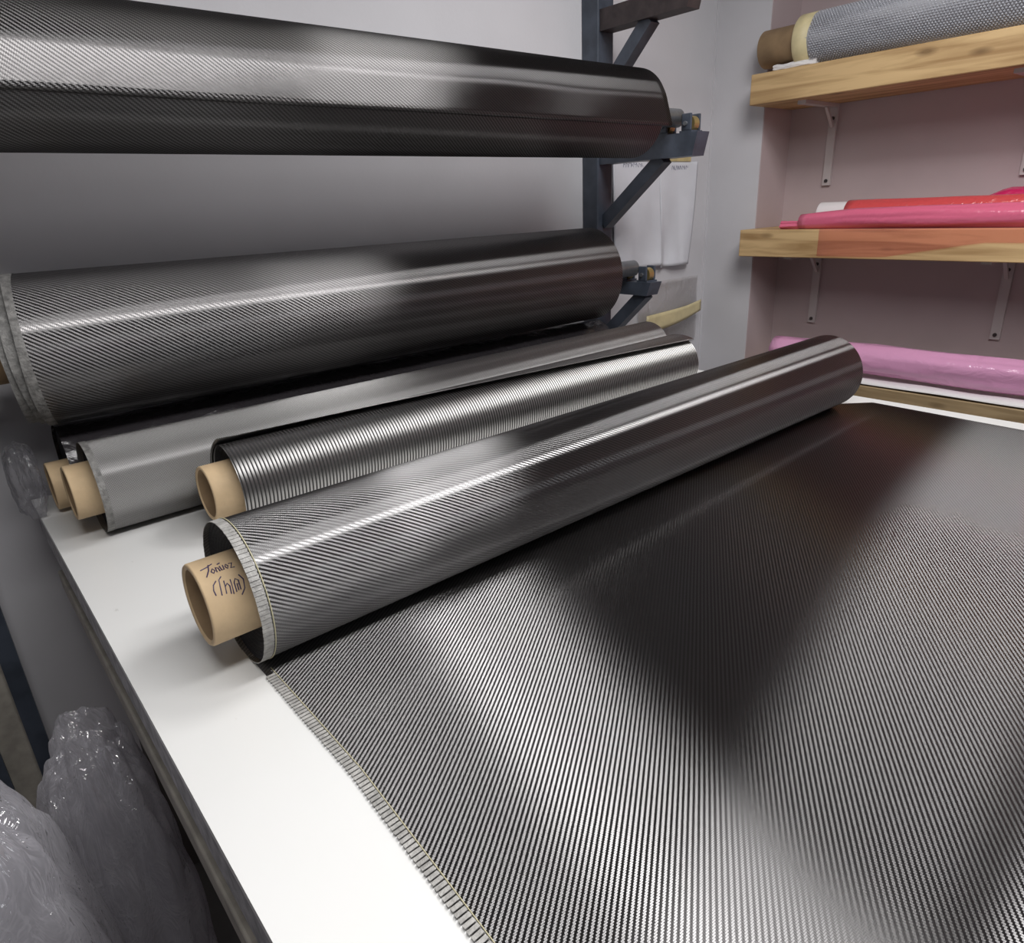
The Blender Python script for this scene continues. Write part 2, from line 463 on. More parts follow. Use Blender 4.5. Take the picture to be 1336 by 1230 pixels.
# wall behind the camera with an added, unseen window
WX0, WX1, WZ0, WZ1 = 0.9, 4.4, 1.2, 3.0
for a, b in (((XL, YF - 0.2, ZF), (WX0, YF, CEIL)), ((WX1, YF - 0.2, ZF), (XN + 0.2, YF, CEIL)),
             ((WX0, YF - 0.2, ZF), (WX1, YF, WZ0)), ((WX0, YF - 0.2, WZ1), (WX1, YF, CEIL))):
    struct('wall_front', [(a, b)], MAT['wall_dim'])
win = struct('added_window_1', [((WX0, YF - 0.12, WZ0), (WX1, YF - 0.10, WZ1))], MAT['window_fill'])  # added glowing pane, reflected by the upper roll
for a, b in (((WX0, YF-0.1, WZ0), (WX0+0.1, YF+0.02, WZ1)), ((WX1-0.1, YF-0.1, WZ0), (WX1, YF+0.02, WZ1)),
             ((WX0, YF-0.1, WZ0), (WX1, YF+0.02, WZ0+0.1)), ((WX0, YF-0.1, WZ1-0.1), (WX1, YF+0.02, WZ1)),
             ((2.6, YF-0.1, WZ0), (2.7, YF+0.02, WZ1))):
    mb = MB(); ubox(mb, a, b); mb.build('frame_bar', MAT['frame'], win)

for i, (lx, ly, sx, sy, watts) in enumerate(LIGHTS):
    e = empty('ceiling_light', P(lx, ly, CEIL - 0.16))
    tag(e, ['long white ceiling light above the near edge of the table', 'small square ceiling light above the middle of the table'][i], 'light')
    mb = MB(); ubox(mb, (lx-sx/2-0.06, ly-sy/2-0.06, CEIL-0.15), (lx+sx/2+0.06, ly+sy/2+0.06, CEIL)); mb.build('housing', MAT['lamp_body'], e)
    mb = MB(); ubox(mb, (lx-sx/2, ly-sy/2, CEIL-0.18), (lx+sx/2, ly+sy/2, CEIL-0.15)); mb.build('diffuser', MAT['diffuser'], e)

# ------------------------------------------------------------------ table
TX0, TX1, TY0, TY1 = 0.152, 3.59, -0.9, 3.155
t = empty('work_table', P(TX0, TY0, ZF))
tag(t, 'long white laminate work table with worn grey edge under the cloth rolls', 'table')
mb = MB(); ubox(mb, (TX0, TY0, -0.022), (TX1, TY1, 0.0)); mb.build('table_top', MAT['laminate'], t)
mb = MB(); ubox(mb, (TX0 + 0.004, TY0 + 0.004, -0.15), (TX1 - 0.004, TY1 - 0.004, -0.022)); mb.build('edge_band', MAT['table_edge'], t)
for (a, b) in (((TX0+0.03, TY0+0.1, -0.27), (TX0+0.1, TY1-0.1, -0.15)), ((TX1-0.1, TY0+0.1, -0.27), (TX1-0.03, TY1-0.1, -0.15))):
    mb = MB(); ubox(mb, a, b); mb.build('apron', MAT['dark_under'], t)
mb = MB(); ubox(mb, (TX0+0.005, TY0+0.12, -0.35), (TX0+0.07, TY1-0.12, -0.27)); mb.bevel(0.003); mb.build('side_rail', MAT['rail'], t)
for lx in (TX0+0.16, TX1-0.16):
    for ly in (TY0+0.2, TY1-0.2):
        mb = MB(); ubox(mb, (lx-0.06, ly-0.06, ZF), (lx+0.06, ly+0.06, -0.15)); mb.build('leg', MAT['dark_under'], t)

# ------------------------------------------------------------------ cloth rolls
def cyl_grid(Yc, Zc, r, X0, X1, nx, a0=-90.0, a1=270.0, na=128, rf=None, xf=None):
    """open cylinder strip: u along X, v along the turn (metres)"""
    pts, uvs = [], []
    v = 0.0; prev = None
    angs = [math.radians(a0 + (a1-a0)*j/na) for j in range(na+1)]
    arc = []
    for th in angs:
        rr = rf(math.degrees(th)) if rf else r
        p = Vector((Yc + rr*math.cos(th), Zc + rr*math.sin(th)))
        if prev is not None: v += (p-prev).length * S
        arc.append((p, v, th)); prev = p
    for i in range(nx+1):
        row, ruv = [], []
        f = i/nx
        for (p, vv, th) in arc:
            x = X0 + (X1-X0)*f
            if xf: x += xf(f, th)
            row.append(P(x, p.x, p.y)); ruv.append((x*S, vv))
        pts.append(row); uvs.append(ruv)
    return pts, uvs

def roll_skin(name, mat, parent, *args, thick=0.0, **kw):
    pts, uvs = cyl_grid(*args, **kw)
    me = grid_mesh(name, pts, uvs)
    o = link(name, me, mat, parent, smooth=True)
    if thick:
        md = o.modifiers.new('thickness', 'SOLIDIFY'); md.thickness = thick; md.offset = -1
    return o

def end_disc(parent, X, Yc, Zc, r0, r1, mat, name='roll_end', dx=0.0, rings=9):
    """layered end of a roll: concentric ridges between core and rim"""
    bm = bmesh.new(); n = 72; loops = []
    for k in range(rings*2+1):
        f = k/(rings*2); rr = r0 + (r1-r0)*f
        xx = X + dx*(1-f) + (0.003 if k % 2 else 0.0)*(1 if dx >= 0 else -1)
        loops.append([bm.verts.new(P(xx, Yc+rr*math.cos(2*PI*j/n), Zc+rr*math.sin(2*PI*j/n))) for j in range(n)])
    for a, b in zip(loops, loops[1:]):
        for j in range(n):
            bm.faces.new([a[j], a[(j+1)%n], b[(j+1)%n], b[j]])
    me = bpy.data.meshes.new(name); bm.to_mesh(me); bm.free()
    return link(name, me, mat, parent, smooth=False)

def pipe(parent, X0, X1, Yc, Zc, ro, ri, mat, name='cardboard_core', n=64, inside=None):
    bm = bmesh.new(); rings = []
    prof = [(X0+0.004, ro-0.0), (X0, ro-0.004), (X0, ri+0.003), (X0+0.004, ri), (X1, ri), (X1, ro)]
    prof = [(X0, ro-0.003), (X0, ri+0.003), (X0+0.004, ri), (X1-0.004, ri), (X1, ri+0.003), (X1, ro-0.003), (X1-0.004, ro), (X0+0.004, ro)]
    for (x, r) in prof:
        rings.append([bm.verts.new(P(x, Yc+r*math.cos(2*PI*j/n), Zc+r*math.sin(2*PI*j/n))) for j in range(n)])
    for k in range(len(rings)):
        a, b = rings[k], rings[(k+1) % len(rings)]
        for j in range(n):
            f = bm.faces.new([a[j], a[(j+1)%n], b[(j+1)%n], b[j]])
            if inside and k == 2: f.material_index = 1
            f.smooth = True
    bmesh.ops.recalc_face_normals(bm, faces=bm.faces)
    me = bpy.data.meshes.new(name); bm.to_mesh(me); bm.free()
    me.materials.append(mat)
    if inside: me.materials.append(inside)
    o = bpy.data.objects.new(name, me); COL.objects.link(o)
    if parent is not None:
        o.parent = parent; o.matrix_parent_inverse = Matrix.Translation(parent.location).inverted()
    return o

# --- main roll, partly unrolled over the table
MY, MR = 1.52, 0.1748
MX0, MX1 = 0.392, 3.31
CL = 0.0025                                # cloth thickness in units
main = empty('carbon_cloth_roll', P(MX0, MY, 0))
tag(main, 'large black twill carbon cloth roll partly unrolled over the white table', 'fabric roll')
roll_skin('rolled_cloth', MAT['twill'], main, MY, MR+CL, MR, MX0, MX1, 24, na=160)
end_disc(main, MX0+0.012, MY, MR+CL, 0.095, MR-0.002, MAT['black_end'], dx=0.03)
end_disc(main, MX1-0.012, MY, MR+CL, 0.095, MR-0.002, MAT['black_end'], dx=-0.02)
core = pipe(main, 0.312, MX1+0.05, MY, MR+CL, 0.1, 0.086, MAT['card'], inside=MAT['card_in'])

def edge_left(y):   # left edge of the unrolled sheet
    pts = [(-0.9, 0.33), (0.2, 0.352), (0.585, 0.375), (0.99, 0.397), (1.43, 0.396), (1.52, 0.393)]
    for (a, xa), (b, xb) in zip(pts, pts[1:]):
        if y <= b: return xa + (xb-xa)*(y-a)/(b-a)
    return pts[-1][1]
def edge_right(y):
    pts = [(-0.9, 3.38), (0.7, 3.475), (1.36, 3.51), (1.52, 3.33)]
    for (a, xa), (b, xb) in zip(pts, pts[1:]):
        if y <= b: return xa + (xb-xa)*(y-a)/(b-a)
    return pts[-1][1]
pts, uvs = [], []
ny, nxx = 90, 110
for i in range(nxx+1):
    row, ru = [], []
    for j in range(ny+1):
        y = -0.86 + (MY+0.86)*j/ny
        a, b = edge_left(y), edge_right(y)
        x = a + (b-a)*i/nxx
        z = CL + 0.0016*(noise.noise(Vector((x*1.4, y*1.1, 3.3)))+0.6)
        # the cloth turns up into the roll at the far end
        row.append(P(x, y, z)); ru.append((x*S, y*S))
    pts.append(row); uvs.append(ru)
sheet = link('unrolled_cloth', grid_mesh('unrolled_cloth', pts, uvs), MAT['twill'], main, smooth=True)
md = sheet.modifiers.new('thickness', 'SOLIDIFY'); md.thickness = CL*S*0.8; md.offset = -1

# selvedge: pale tow ends sticking out along the sheet edge and round the rim of the roll
random.seed(4)
bm = bmesh.new()
def tow(c, ax, ay, az, lx, ly, lz):
    vs = []
    for (i, j, k) in ((-1,-1,-1),(1,-1,-1),(1,1,-1),(-1,1,-1),(-1,-1,1),(1,-1,1),(1,1,1),(-1,1,1)):
        vs.append(bm.verts.new(c + ax*(i*lx) + ay*(j*ly) + az*(k*lz)))
    for f in ((0,3,2,1),(4,5,6,7),(0,1,5,4),(1,2,6,5),(2,3,7,6),(3,0,4,7)):
        bm.faces.new([vs[q] for q in f])
y = -0.86; step = 0.0112
while y < 1.40:
    x = edge_left(y)
    L_ = random.uniform(0.0095, 0.0108)
    a = random.uniform(-0.03, 0.03)
    tow(P(x + 0.006, y, CL + 0.003), Vector((math.cos(a), math.sin(a), 0)), Vector((-math.sin(a), math.cos(a), 0)), Vector((0, 0, 1)),
        L_*S, 0.0040*S, 0.0009*S)
    y += step
th = -80.0
while th < 262:
    a = math.radians(th); rr = MR + 0.0012
    L_ = random.uniform(0.0112, 0.0120)
    tow(P(MX0 + 0.0105, MY + rr*math.cos(a), MR + CL + rr*math.sin(a)), Vector((1, 0, 0)),
        Vector((0, -math.sin(a), math.cos(a))), Vector((0, math.cos(a), math.sin(a))), L_*S, 0.0050*S, 0.0009*S)
    th += math.degrees(step/MR)
me = bpy.data.meshes.new('selvedge_fringe'); bm.to_mesh(me); bm.free()
o = link('selvedge_fringe', me, MAT['selv'], main); tag(o, 'pale grey tow ends along the cloth edge', kind='stuff')
mb = MB(); mb.tube([P(edge_left(y)+0.018, y, CL+0.004) for y in [-0.86 + 2.28*k/80 for k in range(81)]], 0.0011*S, 6)
mb.build('marker_thread', MAT['thread'], main, smooth=True)
mb = MB(); mb.tube([P(MX0+0.026, MY+(MR+0.002)*math.cos(math.radians(a)), MR+CL+(MR+0.002)*math.sin(math.radians(a))) for a in range(-70, 262, 4)], 0.0014*S, 6)
mb.build('marker_thread', MAT['thread'], main, smooth=True)

# handwriting on the core: ink strokes lying on the tube surface
def core_strokes(strokes, X0, X1, a_top, a_bot, Yc, Zc, r, w, name, parent):
    mb = MB()
    for st in strokes:
        pts = []
        for (u, v) in st:
            a = math.radians(a_top + (a_bot-a_top)*v)
            pts.append(P(X0+(X1-X0)*u, Yc+(r+0.0004)*math.cos(a), Zc+(r+0.0004)*math.sin(a)))
        mb.tube(pts, w, 5)
    return tag(mb.build(name, MAT['ink'], parent), 'dark purple pen handwriting', kind='stuff')
# u: 0 = outer end of core .. 1 = at the roll; v: 0 top line .. 1 below second line (as seen)
strokes = [
    # first line: a slanted T-like stroke followed by small round letters
    [(0.18,0.36),(0.30,0.20),(0.36,0.02)], [(0.12,0.12),(0.30,0.08),(0.46,0.02)],
    [(0.34,0.26),(0.40,0.18),(0.44,0.26),(0.38,0.32),(0.34,0.26)],
    [(0.47,0.32),(0.48,0.18),(0.54,0.22),(0.55,0.32)],
    [(0.59,0.18),(0.60,0.31),(0.66,0.31),(0.67,0.18)],
    [(0.71,0.25),(0.75,0.18),(0.79,0.25),(0.75,0.32),(0.71,0.25)],
    [(0.82,0.19),(0.91,0.20),(0.83,0.33),(0.93,0.34)],
    [(0.56,0.10),(0.64,0.08)],
    # second line: bracketed letters
    [(0.34,0.52),(0.24,0.60),(0.20,0.72),(0.21,0.84)],
    [(0.50,0.46),(0.42,0.52),(0.38,0.70),(0.35,0.88)],
    [(0.52,0.58),(0.47,0.88)], [(0.50,0.72),(0.57,0.66),(0.61,0.74),(0.58,0.92)],
    [(0.68,0.60),(0.64,0.94)],
    [(0.72,0.92),(0.74,0.70),(0.80,0.62),(0.86,0.68),(0.84,0.90)], [(0.78,0.90),(0.80,0.74),(0.85,0.78)],
    [(0.92,0.56),(0.99,0.70),(0.94,0.90),(0.82,1.02)],
]
core_strokes(strokes, 0.318, 0.402, 100, 157, MY, MR+CL, 0.1, 0.0015*S, 'handwriting', main)

# --- grey fine cloth roll (behind the ribbed one)
G = dict(Y=2.611, r=0.159)
g = empty('grey_cloth_roll', P(0.305, G['Y'], 0))
tag(g, 'light grey fine woven cloth roll lying on the table behind the ribbed roll', 'fabric roll')
roll_skin('rolled_cloth', MAT['twill_fine'], g, G['Y'], G['r']+0.003, G['r'], 0.305, 3.30, 20, na=120)
end_disc(g, 0.318, G['Y'], G['r']+0.003, 0.09, G['r']-0.002, MAT['black_end'], dx=0.03)
end_disc(g, 3.288, G['Y'], G['r']+0.003, 0.09, G['r']-0.002, MAT['black_end'], dx=-0.02)
roll_skin('selvedge', MAT['selv_worn'], g, G['Y'], G['r']+0.003, G['r']+0.0015, 0.300, 0.322, 2, na=120)
pipe(g, 0.232, 3.33, G['Y'], G['r']+0.003, 0.094, 0.082, MAT['card'], inside=MAT['card_in'])

# --- ribbed unidirectional roll with a lifted outer layer
U2 = dict(Y=2.288, r=0.149)
u2 = empty('ribbed_carbon_roll', P(0.65, U2['Y'], 0))
tag(u2, 'glossy ribbed black carbon roll with lifted outer flap, between grey and twill rolls', 'fabric roll')
roll_skin('rolled_cloth', MAT['ud'], u2, U2['Y'], U2['r'], U2['r'], 0.65, 3.14, 20, na=120)
end_disc(u2, 0.662, U2['Y'], U2['r'], 0.09, U2['r']-0.002, MAT['black_end'], dx=0.03)
end_disc(u2, 3.128, U2['Y'], U2['r'], 0.09, U2['r']-0.002, MAT['black_end'], dx=-0.02)
pipe(u2, 0.575, 3.17, U2['Y'], U2['r'], 0.094, 0.082, MAT['card'], inside=MAT['card_in'])
pts, uvs = [], []
for i in range(41):
    f = i/40; x = 0.648 + (3.146-0.648)*f
    aend = 88 + 40*f**0.8
    row, ru = [], []
    for j in range(49):
        a = -30 + (aend+30)*j/48
        k = max(0.0, (a-(aend-45))/45.0)
        rr = U2['r'] + 0.002 + 0.022*k*k
        row.append(P(x, U2['Y']+rr*math.cos(math.radians(a)), U2['r']+rr*math.sin(math.radians(a))))
        ru.append((x*S, math.radians(a)*U2['r']*S))
    pts.append(row); uvs.append(ru)
fl2 = link('outer_flap', grid_mesh('outer_flap', pts, uvs), MAT['twill_fine'], u2, smooth=True)
md = fl2.modifiers.new('thickness', 'SOLIDIFY'); md.thickness = 0.0010; md.offset = -1

# --- roll wrapped in black film at the wall side of the table
B0 = dict(Y=2.94, r=0.160)
b0 = empty('film_wrapped_roll', P(0.27, B0['Y'], 0))
tag(b0, 'roll wrapped in black film at the wall side behind the grey roll', 'fabric roll')
def wob_r(a): return B0['r'] + 0.008*noise.noise(Vector((a*0.03, 1.7, 0)))
pts, uvs = cyl_grid(B0['Y'], B0['r'], B0['r'], 0.275, 3.2, 60, na=90)
for i, row in enumerate(pts):
    for j, p in enumerate(row):
        d = noise.fractal(Vector((p.x*7, p.y*16, p.z*16)), 1.0, 2.0, 4)*0.004
        c = P(0, B0['Y'], B0['r']); dirv = Vector((0, p.y-c.y, p.z-c.z)).normalized()
        row[j] = p + dirv*d*(0.3 if p.z < T+0.03 else 1.0)
        if row[j].z < T + 0.001: row[j].z = T + 0.001
link('wrapped_cloth', grid_mesh('wrapped_cloth', pts, uvs), MAT['black_film'], b0, smooth=True)
end_disc(b0, 0.287, B0['Y'], B0['r'], 0.03, B0['r']-0.006, MAT['black_end'], dx=0.02)
end_disc(b0, 3.19, B0['Y'], B0['r'], 0.03, B0['r']-0.006, MAT['black_end'], dx=-0.02)
pipe(b0, 0.213, 3.23, B0['Y'], 0.100, 0.09, 0.078, MAT['card'], inside=MAT['card_in'])

# --- lower rack roll
LW = dict(Y=2.90, Z=0.602, r=0.260, X0=0.268, X1=3.09)
lo_ = empty('lower_rack_roll', P(LW['X0'], LW['Y'], LW['Z']))
tag(lo_, 'thick black twill carbon roll on the lower rack arms with telescoped pale edges', 'fabric roll')
def skew(th):      # the wound layers lean out towards the front of the roll
    return -0.055*max(0.0, math.cos(th - math.radians(172)))
roll_skin('rolled_cloth', MAT['twill_big'], lo_, LW['Y'], LW['Z'], LW['r'], LW['X0'], LW['X1'], 48, na=150,
          xf=lambda f, th: skew(th)*max(0.0, 1-f*6)**2)
prevx = LW['X0']
for k, (dx, dr) in enumerate(((0.0, 0.0015), (0.024, -0.010), (0.047, -0.019))):
    roll_skin('selvedge', MAT['selv_worn'], lo_, LW['Y'], LW['Z'], LW['r']+dr, LW['X0']-dx-0.004, LW['X0']-dx+0.024, 3, na=120,
              xf=lambda f, th, k=k: skew(th) + 0.004*math.sin(th*3+k*2)*(1-f))
end_disc(lo_, LW['X0']-0.045, LW['Y'], LW['Z'], 0.09, LW['r']-0.022, MAT['black_end'], dx=0.03)
for k, (dx, dr) in enumerate(((0.0, -0.001), (0.024, -0.011))):
    end_disc(lo_, LW['X0']-dx+0.001, LW['Y'], LW['Z'], LW['r']+dr-0.016, LW['r']+dr, MAT['black_end'], name='layer_edge', rings=2)
end_disc(lo_, LW['X1']-0.012, LW['Y'], LW['Z'], 0.09, LW['r']-0.002, MAT['black_end'], dx=-0.02)
pipe(lo_, 0.10, LW['X1']+0.04, LW['Y'], LW['Z'], 0.095, 0.082, MAT['card_dk'], inside=MAT['card_in'])
pipe(lo_, -0.30, 3.50, LW['Y'], LW['Z'], 0.048, 0.04, MAT['steel_lt'], name='steel_shaft', n=24)

# --- upper rack roll with hanging outer flap
UP = dict(Y=2.62, Z=1.415, r=0.205, X0=0.20, X1=3.13)
up = empty('upper_rack_roll', P(UP['X0'], UP['Y'], UP['Z']))
tag(up, 'glossy black twill carbon roll on the upper rack arms with hanging outer flap', 'fabric roll')
roll_skin('rolled_cloth', MAT['twill_gloss'], up, UP['Y'], UP['Z'], UP['r'], UP['X0'], UP['X1'], 24, na=150)
end_disc(up, UP['X1']-0.012, UP['Y'], UP['Z'], 0.09, UP['r']-0.002, MAT['black_end'], dx=-0.02)
end_disc(up, UP['X0']+0.012, UP['Y'], UP['Z'], 0.09, UP['r']-0.002, MAT['black_end'], dx=0.02)
# flap: follows the turn over the top, then hangs almost flat and ends in a loose edge
prof = []
R2 = UP['r'] + 0.010
for a in range(60, 169, 3):
    prof.append((UP['Y'] + R2*math.cos(math.radians(a)), UP['Z'] + R2*math.sin(math.radians(a))))
y0, z0 = prof[-1]
for k in range(1, 13):       # leaves the roll on the tangent and hangs stiff and straight
    f = k/12
    prof.append((y0 - 0.021*f, z0 - 0.105*f))
y1, z1 = prof[-1]
prof += [(y1 + 0.001, z1 - 0.006), (y1 + 0.008, z1 - 0.010), (y1 + 0.020, z1 - 0.010)]
pts, uvs = [], []
nx = 70
for i in range(nx+1):
    f = i/nx; x = UP['X0'] + (UP['X1'] + 0.035 - UP['X0'])*f
    row, ru = [], []; v = 0
    for j, (yy, zz) in enumerate(prof):
        if j: v += math.hypot(yy-prof[j-1][0], zz-prof[j-1][1])*S
        wv = max(0.0, (j-30)/(len(prof)-30))
        d = 0.010*noise.noise(Vector((x*2.2, 0.4, zz*3))) * wv * min(1.0, max(0.0, x-0.9))
        sag = 0.012*noise.noise(Vector((x*0.9, 7.0, 0)))*wv
        row.append(P(x - 0.03*(f > 0.97)*(1-wv), yy + d, zz + sag)); ru.append((x*S, v))
    pts.append(row); uvs.append(ru)
fl = link('hanging_flap', grid_mesh('hanging_flap', pts, uvs), MAT['twill_gloss'], up, smooth=True)
md = fl.modifiers.new('thickness', 'SOLIDIFY'); md.thickness = 0.0008; md.offset = -1
pipe(up, 0.12, UP['X1']+0.05, UP['Y'], UP['Z'], 0.095, 0.082, MAT['card_dk'], inside=MAT['card_in'])
pipe(up, -0.30, 3.52, UP['Y'], UP['Z'], 0.048, 0.04, MAT['steel_lt'], name='steel_shaft', n=24)

# ------------------------------------------------------------------ rack uprights
def arm_set(root, xa, z_top, y_tip, z_bot, y_brace_arm, z_brace_post, roll_y, roll_z, rusty=False, bearing=True):
    m_ = MAT['rust'] if rusty else MAT['steel']
    mb = MB()
    # arm with a slanted end
    bm = mb.bm
    sec = [(YW-0.13, z_top), (y_tip, z_top), (y_tip+0.03, z_bot), (YW-0.13, z_bot)]
    a = [bm.verts.new(P(xa-0.055, yy, zz)) for yy, zz in sec]; b = [bm.verts.new(P(xa+0.055, yy, zz)) for yy, zz in sec]
    bm.faces.new(a[::-1]); bm.faces.new(b)
    for k in range(4): bm.faces.new([a[k], a[(k+1)%4], b[(k+1)%4], b[k]])
    mb.build('arm', m_, root)
    mb = MB(); mb.bar(P(xa+0.01, y_brace_arm, z_bot+0.01), P(xa+0.01, YW-0.13, z_brace_post), 0.075*S, 0.075*S)
    mb.build('brace', MAT['steel'], root)
    if bearing:
        # two wheels under the shaft, each between a pair of cheek plates
        for s in (-1, 1):
            yw = roll_y + s*0.081; zw = max(z_top + 0.045, roll_z - 0.048 - 0.030)
            blk = MB(); blk.box(P(xa-0.050, yw-0.040, z_top), P(xa+0.050, yw+0.040, z_top+0.010))
            bk = blk.build('bearing_bracket', MAT['steel'], root)
            for dx in (-0.040, 0.040):
                cp = MB(); cp.box(P(xa+dx-0.008, yw-0.031, z_top+0.010), P(xa+dx+0.008, yw+0.031, zw+0.050))
                cp.bevel(0.002).build('cheek_plate', MAT['steel'], bk)
            wh = MB(); wh.tube([P(xa-0.022, yw, zw), P(xa+0.022, yw, zw)], 0.040*S, 20)
            wh.build('wheel', MAT['brass'], bk, smooth=False)
            ax = MB(); ax.tube([P(xa-0.06, yw, zw), P(xa+0.06, yw, zw)], 0.012*S, 8); ax.build('axle', MAT['steel_lt'], bk)

rr_ = empty('rack_upright', P(3.53, YW, ZF))
tag(rr_, 'blue grey steel rack upright with braced arms at right ends of the rolls', 'rack')
mb = MB(); ubox(mb, (3.457, YW-0.13, ZF), (3.599, YW, CEIL-0.4)); mb.bevel(0.004); mb.build('post', MAT['steel'], rr_)
arm_set(rr_, 3.53, 1.335, 2.455, 1.215, 2.72, 0.87, UP['Y'], UP['Z'])
arm_set(rr_, 3.53, 0.520, 2.745, 0.440, 2.83, 0.14, LW['Y'], LW['Z'])
arm_set(rr_, 3.53, 2.04, 2.53, 1.93, 2.84, 1.62, 0, 0, rusty=True, bearing=False)

rl = empty('rack_upright', P(-0.1, YW, ZF))
tag(rl, 'dark steel rack upright with beige batten low on the wall left of the table', 'rack')
for (a, b) in ((-0.118, -0.055), (-0.290, -0.222)):
    mb = MB(); ubox(mb, (a, YW-0.13, ZF), (b, YW, 2.9)); mb.build('post', MAT['steel'], rl)
mb = MB(); ubox(mb, (-0.222, YW-0.10, ZF), (-0.118, YW, 2.9)); mb.build('batten', MAT['rail'], rl)
arm_set(rl, -0.20, 1.335, 2.455, 1.215, 2.72, 0.87, UP['Y'], UP['Z'])
arm_set(rl, -0.20, 0.520, 2.745, 0.440, 2.83, 0.14, LW['Y'], LW['Z'])

# ------------------------------------------------------------------ papers and pouch on the rack wall
def paper_sheet(x0, x1, z0, z1, label, seed, skew=0.0, scrib=None):
    pts, uvs = [], []
    for i in range(25):
        row, ru = [], []
        for j in range(31):
            u, v = i/24, j/30
            x = x0 + (x1-x0)*u - skew*(1-v)*u
            z = z0 + (z1-z0)*v
            lift = 0.012 + (1-v)*0.05*(0.5+noise.noise(Vector((u*2.2+seed, v*0.8, seed)))) + 0.012*abs(math.sin(u*7+v*1.5+seed))*(1-v)
            row.append(P(x, YW - lift, z)); ru.append((u, v))
        pts.append(row); uvs.append(ru)
    o = link('paper_sheet', grid_mesh('paper_sheet', pts, uvs), MAT['paper'], None, smooth=True)
    md = o.modifiers.new('thickness', 'SOLIDIFY'); md.thickness = 0.0006; md.offset = 1
    tag(o, label, 'paper', 'papers taped to the rack wall')
    mb = MB(); random.seed(seed)
    n = 8; w = (x1-x0)*0.42
    for k in range(n):
        xx = x0 + (x1-x0)*scrib + w*k/n; zz = z1 - 0.055; hh = 0.026
        p = [(xx, zz), (xx+0.004, zz+hh), (xx+0.022*random.random()+0.006, zz+hh*random.random()), (xx+0.024, zz+random.choice((0, hh)))]
        mb.tube([P(a, YW-0.0165, b) for a, b in p], 0.0016*S, 4)
    tag(mb.build('handwriting', MAT['pencil'], o), kind='stuff')
    return o
paper_sheet(3.735, 4.235, 0.545, 1.262, 'white paper sheet on the rack wall partly behind the brace', 3, 0.0, 0.2)
paper_sheet(4.225, 4.68, 0.530, 1.245, 'creased white paper sheet on the rack wall beside the pier', 8, 0.11, 0.3)
mb = MB(); ubox(mb, (3.74, YW-0.020, 1.245), (4.58, YW-0.004, 1.285)); o = mb.build('tape_strip', MAT['tape'])
tag(o, 'brown masking tape strip along the top of the wall papers', 'tape')

# pouch
pts, uvs = [], []
for i in range(41):
    row, ru = [], []
    for j in range(41):
        u, v = i/40, j/40
        x = 4.02 + 0.72*u; z = -0.06 + 0.49*v
        d = 0.02 + 0.05*math.sin(PI*u)*math.sin(PI*min(1, v*1.1)) + 0.012*noise.noise(Vector((u*4, v*4, 2.0)))
        row.append(P(x, YW - d, z)); ru.append((u, v))
    pts.append(row); uvs.append(ru)
pc = link('plastic_pouch', grid_mesh('plastic_pouch', pts, uvs), MAT['pouch'], None, smooth=True)
tag(pc, 'crinkled clear plastic pouch taped low on the rack wall behind the rolls', 'pouch')
pts = []; uvs = []
for i in range(21):
    f = i/20; x = 4.03 + 0.67*f
    zc = 0.135 + 0.06*f + 0.05*max(0, f-0.7)
    row = []; ru = []
    for j in range(5):
        row.append(P(x, YW - 0.105 + 0.03*abs(f-0.5), zc + 0.13*(j/4-0.5)*(1.1-0.45*f))); ru.append((f, j/4))
    pts.append(row); uvs.append(ru)
o = link('tape', grid_mesh('tape', pts, uvs), MAT['tape_y'], pc, smooth=True); o['label'] = 'cream tape band'
md = o.modifiers.new('thickness', 'SOLIDIFY'); md.thickness = 0.0008

# ------------------------------------------------------------------ shelves in the niche
Y_NEAR = -1.2
shelf_info = [
    (1.741, 0.183, 'top pine shelf board in the niche carrying the bubble wrap roll', MAT['wood'], [(2.55, 1.53, 1.0), (1.35, 1.53, 1.0)]),
    (0.767, 0.180, 'middle pine shelf board in the niche under the red and pink film rolls', MAT['wood'], [(2.545, 0.52, 0.06), (1.33, 0.53, 0.08)]),
    (-0.216, 0.180, 'lowest pine shelf board in the niche just beyond the table', MAT['wood_dk'], [(2.545, -0.45, -0.9)]),
]
for (zt, th_, lab, wm, brs) in shelf_info:
    e = empty('wall_shelf', P(XS, 0, zt - th_)); tag(e, lab, 'shelf', 'pine shelves in the niche')
    mb = MB(); ubox(mb, (XS, Y_NEAR, zt-th_), (XN-0.002, YN-0.008, zt)); mb.bevel(0.002, 1); mb.build('board', wm, e)
    for (by, bz1, bz0) in brs:
        zb = zt - th_
        mb = MB(); bm = mb.bm
        sec = [(XS+0.10, zb), (XN-0.002, zb), (XN-0.002, zb-0.52), (XN-0.022, zb-0.52), (XN-0.022, zb-0.022), (XS+0.10, zb-0.022)]
        fa = [bm.verts.new(P(x, by-0.028, z)) for x, z in sec]; fb = [bm.verts.new(P(x, by+0.028, z)) for x, z in sec]
        bm.faces.new(fa); bm.faces.new(fb[::-1])
        for k in range(6): bm.faces.new([fa[k], fa[(k+1)%6], fb[(k+1)%6], fb[k]])
        br = mb.build('bracket', MAT['bracket'], e)
        mb = MB(); mb.bar(P(XN-0.022, by, zb-0.14), P(XN-0.13, by, zb-0.022), 0.02*S, 0.02*S); mb.build('strut', MAT['bracket'], br)
        for zz in (zb-0.09, zb-0.49):
            s = MB(); s.tube([P(XN-0.030, by, zz), P(XN-0.020, by, zz)], 0.012*S, 10); s.build('screw', MAT['screw'], br)

